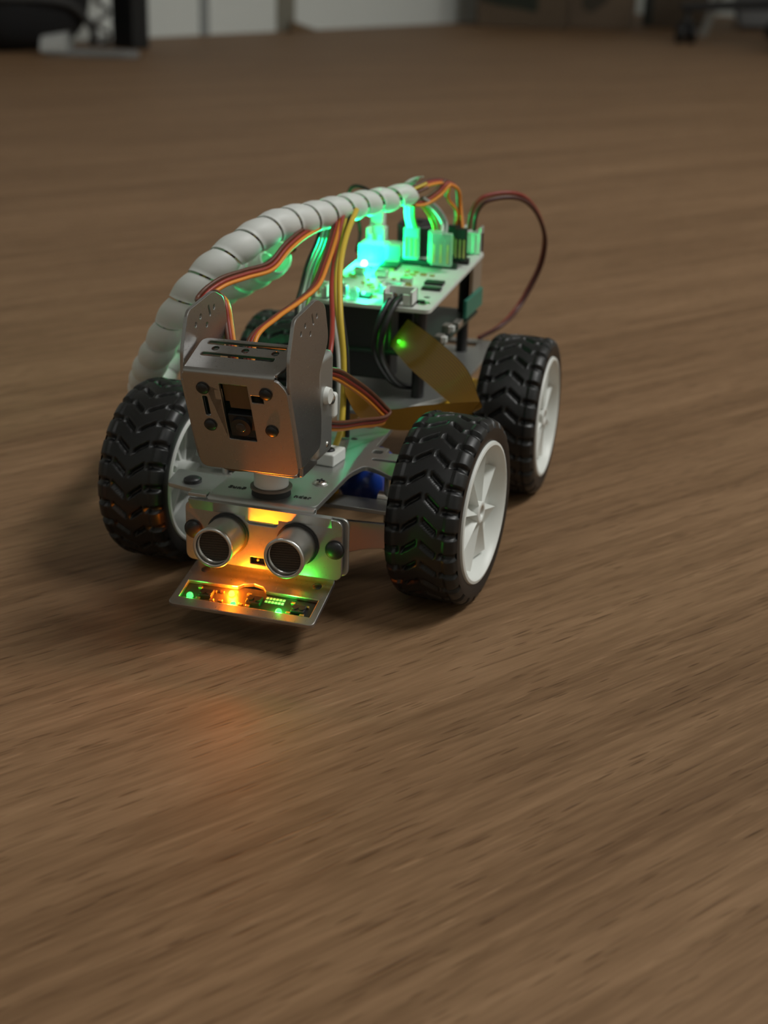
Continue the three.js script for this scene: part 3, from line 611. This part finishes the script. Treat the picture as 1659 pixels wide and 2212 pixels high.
  mm('lens', box(1.4, 1.0, 1.4, -6.9, 1.9, -84.6, 0.25), led(0.1, 1, 0.5, 4), l2);
  ledLight(lin(0.0, 1, 0.42), 0.0010, -6.9, 4.2, -84.6, l2, 0.08);
}

// ------------------------------------------------------------------ cables
const FLAT = V(1, 0, 0.3);
function ribbonCable(name, pts, colours, r, first, label, spread = 2) {
  const g = group(name, car); if (label) g.userData.label = label;
  colours.forEach((m, i) => { const o = (i - (colours.length - 1) / 2) * r * spread; mm('wire', tube(offsetCurve(pts, o, first), r, 90, 8), m, g); });
  return g;
}
const servoWires = [M.wBrown, M.wRed, M.wOrange];
const wrapPath = [[5.1, 122.9, -128.0], [-2.6, 119.5, -115.0], [-9.9, 118.9, -100.0], [-15.9, 118.8, -80.0], [-22.0, 117.9, -62.0], [-28.7, 117.2, -45.0], [-35.5, 112.7, -30.0], [-43.2, 105.5, -20.0], [-50.3, 96.6, -15.0], [-57.4, 85.8, -14.0], [-65.2, 73.5, -18.0], [-75.6, 59.9, -28.0], [-86.9, 44.6, -48.0], [-95.3, 37.5, -75.0], [-96.3, 44.1, -90.0], [-92.1, 60.5, -100.0], [-83.3, 70.5, -100.0], [-68.3, 80.0, -95.0], [-51.0, 90.7, -88.0], [-36.0, 102.0, -80.0]];
{
  const c = curve(wrapPath), len = c.getLength(), NF = 600, fr = frames(c, NF, V(0, 1, 0));
  const at = d => { const q = Math.max(0, Math.min(NF - 1e-6, d / len * NF)), i = Math.floor(q), f = q - i, a = fr[i], b = fr[i + 1]; return { p: a.p.clone().lerp(b.p, f), n: a.n.clone().lerp(b.n, f).normalize(), b: a.b.clone().lerp(b.b, f).normalize() }; };
  const pitch = 10.8, seg = 26, nv = 7, turns = Math.floor((len - 10.6) / pitch);
  const pos = [], idx = [], rows = turns * seg;
  for (const inner of [0, 1]) for (let i = 0; i <= rows; i++) {
    const th = i / seg * Math.PI * 2, s0 = i / seg * pitch, R0 = 4.3 + Math.min(1, s0 / 80) * 1.5, band = 8.6 + Math.min(1, s0 / 90) * 1.5;
    for (let k = 0; k <= nv; k++) {
      const t = k / nv, d = s0 + t * band, f = at(d), r = R0 + (inner ? -0.6 : 0) + 0.75 * Math.sin(Math.PI * Math.min(1, t * 1.02)) - (1 - t) * 0.35;
      const q = f.p.clone().addScaledVector(f.n, Math.cos(th) * r).addScaledVector(f.b, Math.sin(th) * r);
      pos.push(q.x, q.y, q.z);
    }
  }
  const w = nv + 1, off = (rows + 1) * w;
  for (let i = 0; i < rows; i++) for (let k = 0; k < nv; k++) { const a = i * w + k, b = a + 1, e = a + w, h = e + 1; idx.push(a, e, b, b, e, h); idx.push(a + off, b + off, e + off, b + off, h + off, e + off); }
  for (let i = 0; i < rows; i++) for (const k of [0, nv]) { const a = i * w + k, e = a + w; idx.push(a, a + off, e, e, a + off, e + off); }
  const g = new THREE.BufferGeometry(); g.setAttribute('position', new THREE.Float32BufferAttribute(pos, 3)); g.setIndex(idx); g.computeVertexNormals();
  const gw = group('wrapped_cable', car); gw.userData.label = 'cable bundle in white spiral wrap looping over the car';
  mm('spiral_wrap', g, M.wrap, gw, 'translucent white spiral wrap');
  [[M.wBrown, 0, 1.6], [M.wRed, 1.3, 1.0], [M.wOrange, 2.6, 1.8], [M.wBrown, 4.2, 1.6], [M.wYellow, 5.4, 1.4]].forEach(([m, a, r]) => {
    const sub = new THREE.CatmullRomCurve3(fr.filter((_, i) => i % 12 === 0 || i === NF).map(f => f.p.clone().addScaledVector(f.n, Math.cos(a) * r).addScaledVector(f.b, Math.sin(a) * r)), false, 'centripetal');
    mm('wire', tube(sub, 0.75, 160, 6), m, gw);
  });
}
ribbonCable('battery_lead', [[18, 99.8, -162], [19, 106.9, -160], [22, 112.6, -161.1], [28, 114.7, -166.1], [34, 114.5, -172], [38, 110.4, -184.4], [41, 101, -199.5], [42, 88.1, -212.8], [40, 76, -217.3], [36, 64.9, -215.3], [32, 55.9, -208], [28, 51, -188.5], [20, 46.4, -180.8]], [M.wDarkRed, M.wMaroon], 0.95, V(1, 0, 0), 'red and black battery lead arching behind the white board', 2.5);
ribbonCable('servo_cable', [[17.4, 100, -147], [14.4, 111.9, -152], [13.6, 119.5, -149], [9.5, 122.7, -143], [5.1, 123.2, -133], [1, 121.0, -122]], servoWires, 0.72, V(0.6, 0, 1), 'servo cable bending into the white wrap');
ribbonCable('servo_cable', [[13.4, 100, -150], [13.5, 109.7, -150], [10.4, 116.1, -145], [11.4, 122.4, -142], [8.5, 118.6, -136], [4.2, 115.7, -130], [-1, 116.5, -121]], servoWires, 0.72, V(0.2, 1, 0.4), 'servo cable twisting below the end of the white wrap');
ribbonCable('signal_wires', [[-2.4, 102.8, -138], [-1.6, 109.6, -130], [0.5, 115.5, -122]], [M.wWhite, M.wWhite, M.wGreen], 0.8, V(1, 0, 0), 'pale wires lit green over the white board');
ribbonCable('signal_wires', [[12.6, 101, -133], [11.5, 106.2, -138], [8.1, 112.5, -135], [3.3, 116.9, -129]], [M.wWhite, M.wGrey], 0.8, V(1, 0, 0), 'pale wires lit green curving from the clear plug');
ribbonCable('signal_wires', [[9.4, 101, -136], [6.5, 107.1, -138], [2.8, 115.6, -131]], [M.wYellow, M.wGreen], 0.7, V(1, 0, 0), 'yellow and green wires behind the clear plug');
ribbonCable('servo_cable', [[-18.4, 115.5, -68], [-20.4, 114, -50], [-21.3, 111.4, -35], [-22.6, 107, -22], [-26.7, 106.5, -8], [-30.4, 105.7, 4], [-33, 103.1, 12], [-33.8, 100.7, 16], [-29.5, 102.4, 20], [-23.6, 106.4, 24], [-18.6, 106, 30], [-16.2, 100.5, 33], [-13.4, 93.3, 37], [-12, 86, 38]], servoWires, 0.72, V(0.5, -0.8, 0.3), 'servo cable bent over the side of the camera bracket');
ribbonCable('servo_cable', [[-14.8, 117, -75], [-12.2, 110.3, -60], [-8.6, 104.7, -40], [-6.8, 100.3, -25], [-7.7, 98, -8], [-8.6, 96.7, 12], [-9, 93.8, 30], [-8, 86, 36]], servoWires, 0.78, V(1, 0.3, 0.3), 'servo cable sloping down behind the camera bracket');
ribbonCable('signal_wires', [[-19.5, 115.5, -76], [-25.6, 103.6, -86], [-27.4, 95.5, -80], [-27.3, 87.7, -73], [-26.5, 82.1, -66], [-24, 70, -60]], [M.wBlack, M.wWhite, M.wGrey, M.wGreen], 0.7, V(1, 0, 0.2), 'four thin wires lit green behind the bracket');
ribbonCable('signal_wires', [[-9.3, 119, -80], [-6.7, 112.5, -60], [-2.3, 104.4, -40], [3, 91.1, -25], [6.2, 75.5, -20], [7.6, 61.2, -16], [8.2, 51.9, -12], [5.3, 44.2, -14]], [M.wYellow], 1.1, V(1, 0, 0), 'yellow wire hanging to the plate');
ribbonCable('signal_wires', [[-12.7, 117, -78], [-8.6, 104.5, -55], [-1.8, 91.8, -35], [2.5, 76, -30], [4.5, 61.5, -26], [5, 45, -25]], [M.wWhite, M.wYellow, M.wBlack], 0.8, V(1, 0, 0), 'white, yellow and black wires hanging beside the bracket');
ribbonCable('signal_wires', [[-12.9, 118, -75], [-9.2, 107.9, -55], [-2.2, 99.7, -30], [4.4, 92.5, -12], [9.4, 87.1, 4], [10.4, 78, 12]], [M.wRed], 0.9, V(1, 0, 0), 'red wire hanging beside the bracket');
ribbonCable('servo_cable', [[10, 85, 30], [15.1, 82.7, 20], [15.9, 73.8, 0], [17.2, 63.8, -18], [19.5, 55.3, -29], [20.8, 53.3, -30], [19.5, 52.9, -26], [15.9, 55.7, -12], [13.9, 59.9, 6], [13.1, 65.7, 24]], servoWires.slice().reverse(), 0.75, V(0.3, 1, 0.2), 'servo cable folded to a point above the amber flat cable');
ribbonCable('servo_cable', [[-17, 66, 36], [-17.5, 60, 44], [-13, 57.6, 49], [-6, 57.2, 50], [0, 58, 48], [4, 60, 42]], servoWires, 0.7, V(0, 1, 0.3), 'servo cable curling under the camera bracket');
ribbonCable('power_lead', [[8.1, 86, -83], [7.3, 84.4, -76], [5.4, 77.4, -70], [3.6, 66.4, -71], [4.9, 56.5, -78], [8.6, 49.2, -85], [14.6, 46.3, -92]], [M.wBlack, M.wBlack], 1.25, V(1, 0, 0), 'two thick black leads looping before the board', 2.4);
ribbonCable('thin_lead', [[-34.3, 86, -160], [-34.3, 93.2, -165], [-35.8, 100.4, -165], [-40.4, 109.3, -165], [-38.3, 114, -165], [-33.3, 114, -165], [-28.4, 112.4, -160], [-24, 104, -156]], [M.wBlack], 0.8, V(1, 0, 0), 'thin black lead arching behind the white wrap');
{
  const p = group('loose_connector', car); p.userData.label = 'loose white connector at the end of a thin lead';
  mm('housing', box(6, 9, 6, -24, 103, -158, 0.8), M.white, p); mm('latch', box(7.4, 2, 3, -24, 105, -154.6, 0.4), M.white, p);
}
{
  const stripes = dataTex(128, 4, x => { const v = 200 + 55 * (Math.floor(x / 4) % 2); return [v, v, v]; }, true);
  const fm = M.flex; fm.map = stripes;
  const f = group('flat_cable', car); f.userData.label = 'amber flat camera cable folded beside the wheel';
  mm('strip', sheet([[11.5, 76.4, -86], [27.5, 72.7, -72], [43.4, 66.1, -58], [50.6, 56.8, -50]], [[4.1, 65.2, -86], [15.2, 60.6, -74], [27.1, 57.7, -62], [41.4, 53.2, -50]]), fm, f);
  mm('strip', sheet([[50.6, 56.8, -50], [38.5, 55.5, -47], [28.2, 54.8, -42], [18.8, 54.2, -36], [13.6, 63.1, -24], [8.5, 73.6, -12]], [[47.5, 51.9, -50], [37.9, 49.4, -47], [26.8, 45.2, -42], [16.1, 46.6, -36], [11.2, 53.9, -24], [9.5, 66, -12]]), fm, f);
  mm('fold', sheet([[50.6, 56.8, -50], [51.4, 54.6, -50.6], [47.5, 51.9, -50]], [[41.4, 53.2, -50], [42, 52.6, -50.4], [43, 51.2, -50]], 10), fm, f);
  const l = group('indicator_lamp', car); l.userData.label = 'green lamp glowing at the amber flat cable';
  mm('lens', box(1.3, 1.3, 1.0, 9.0, 67.6, -82.9, 0.3), led(0.08, 1, 0.05, 2), l);
  ledLight(lin(0.05, 1, 0.02), 0.00008, 9.0, 67.6, -81.4, l, 0.08);
}
renderer.render(scene, camera);
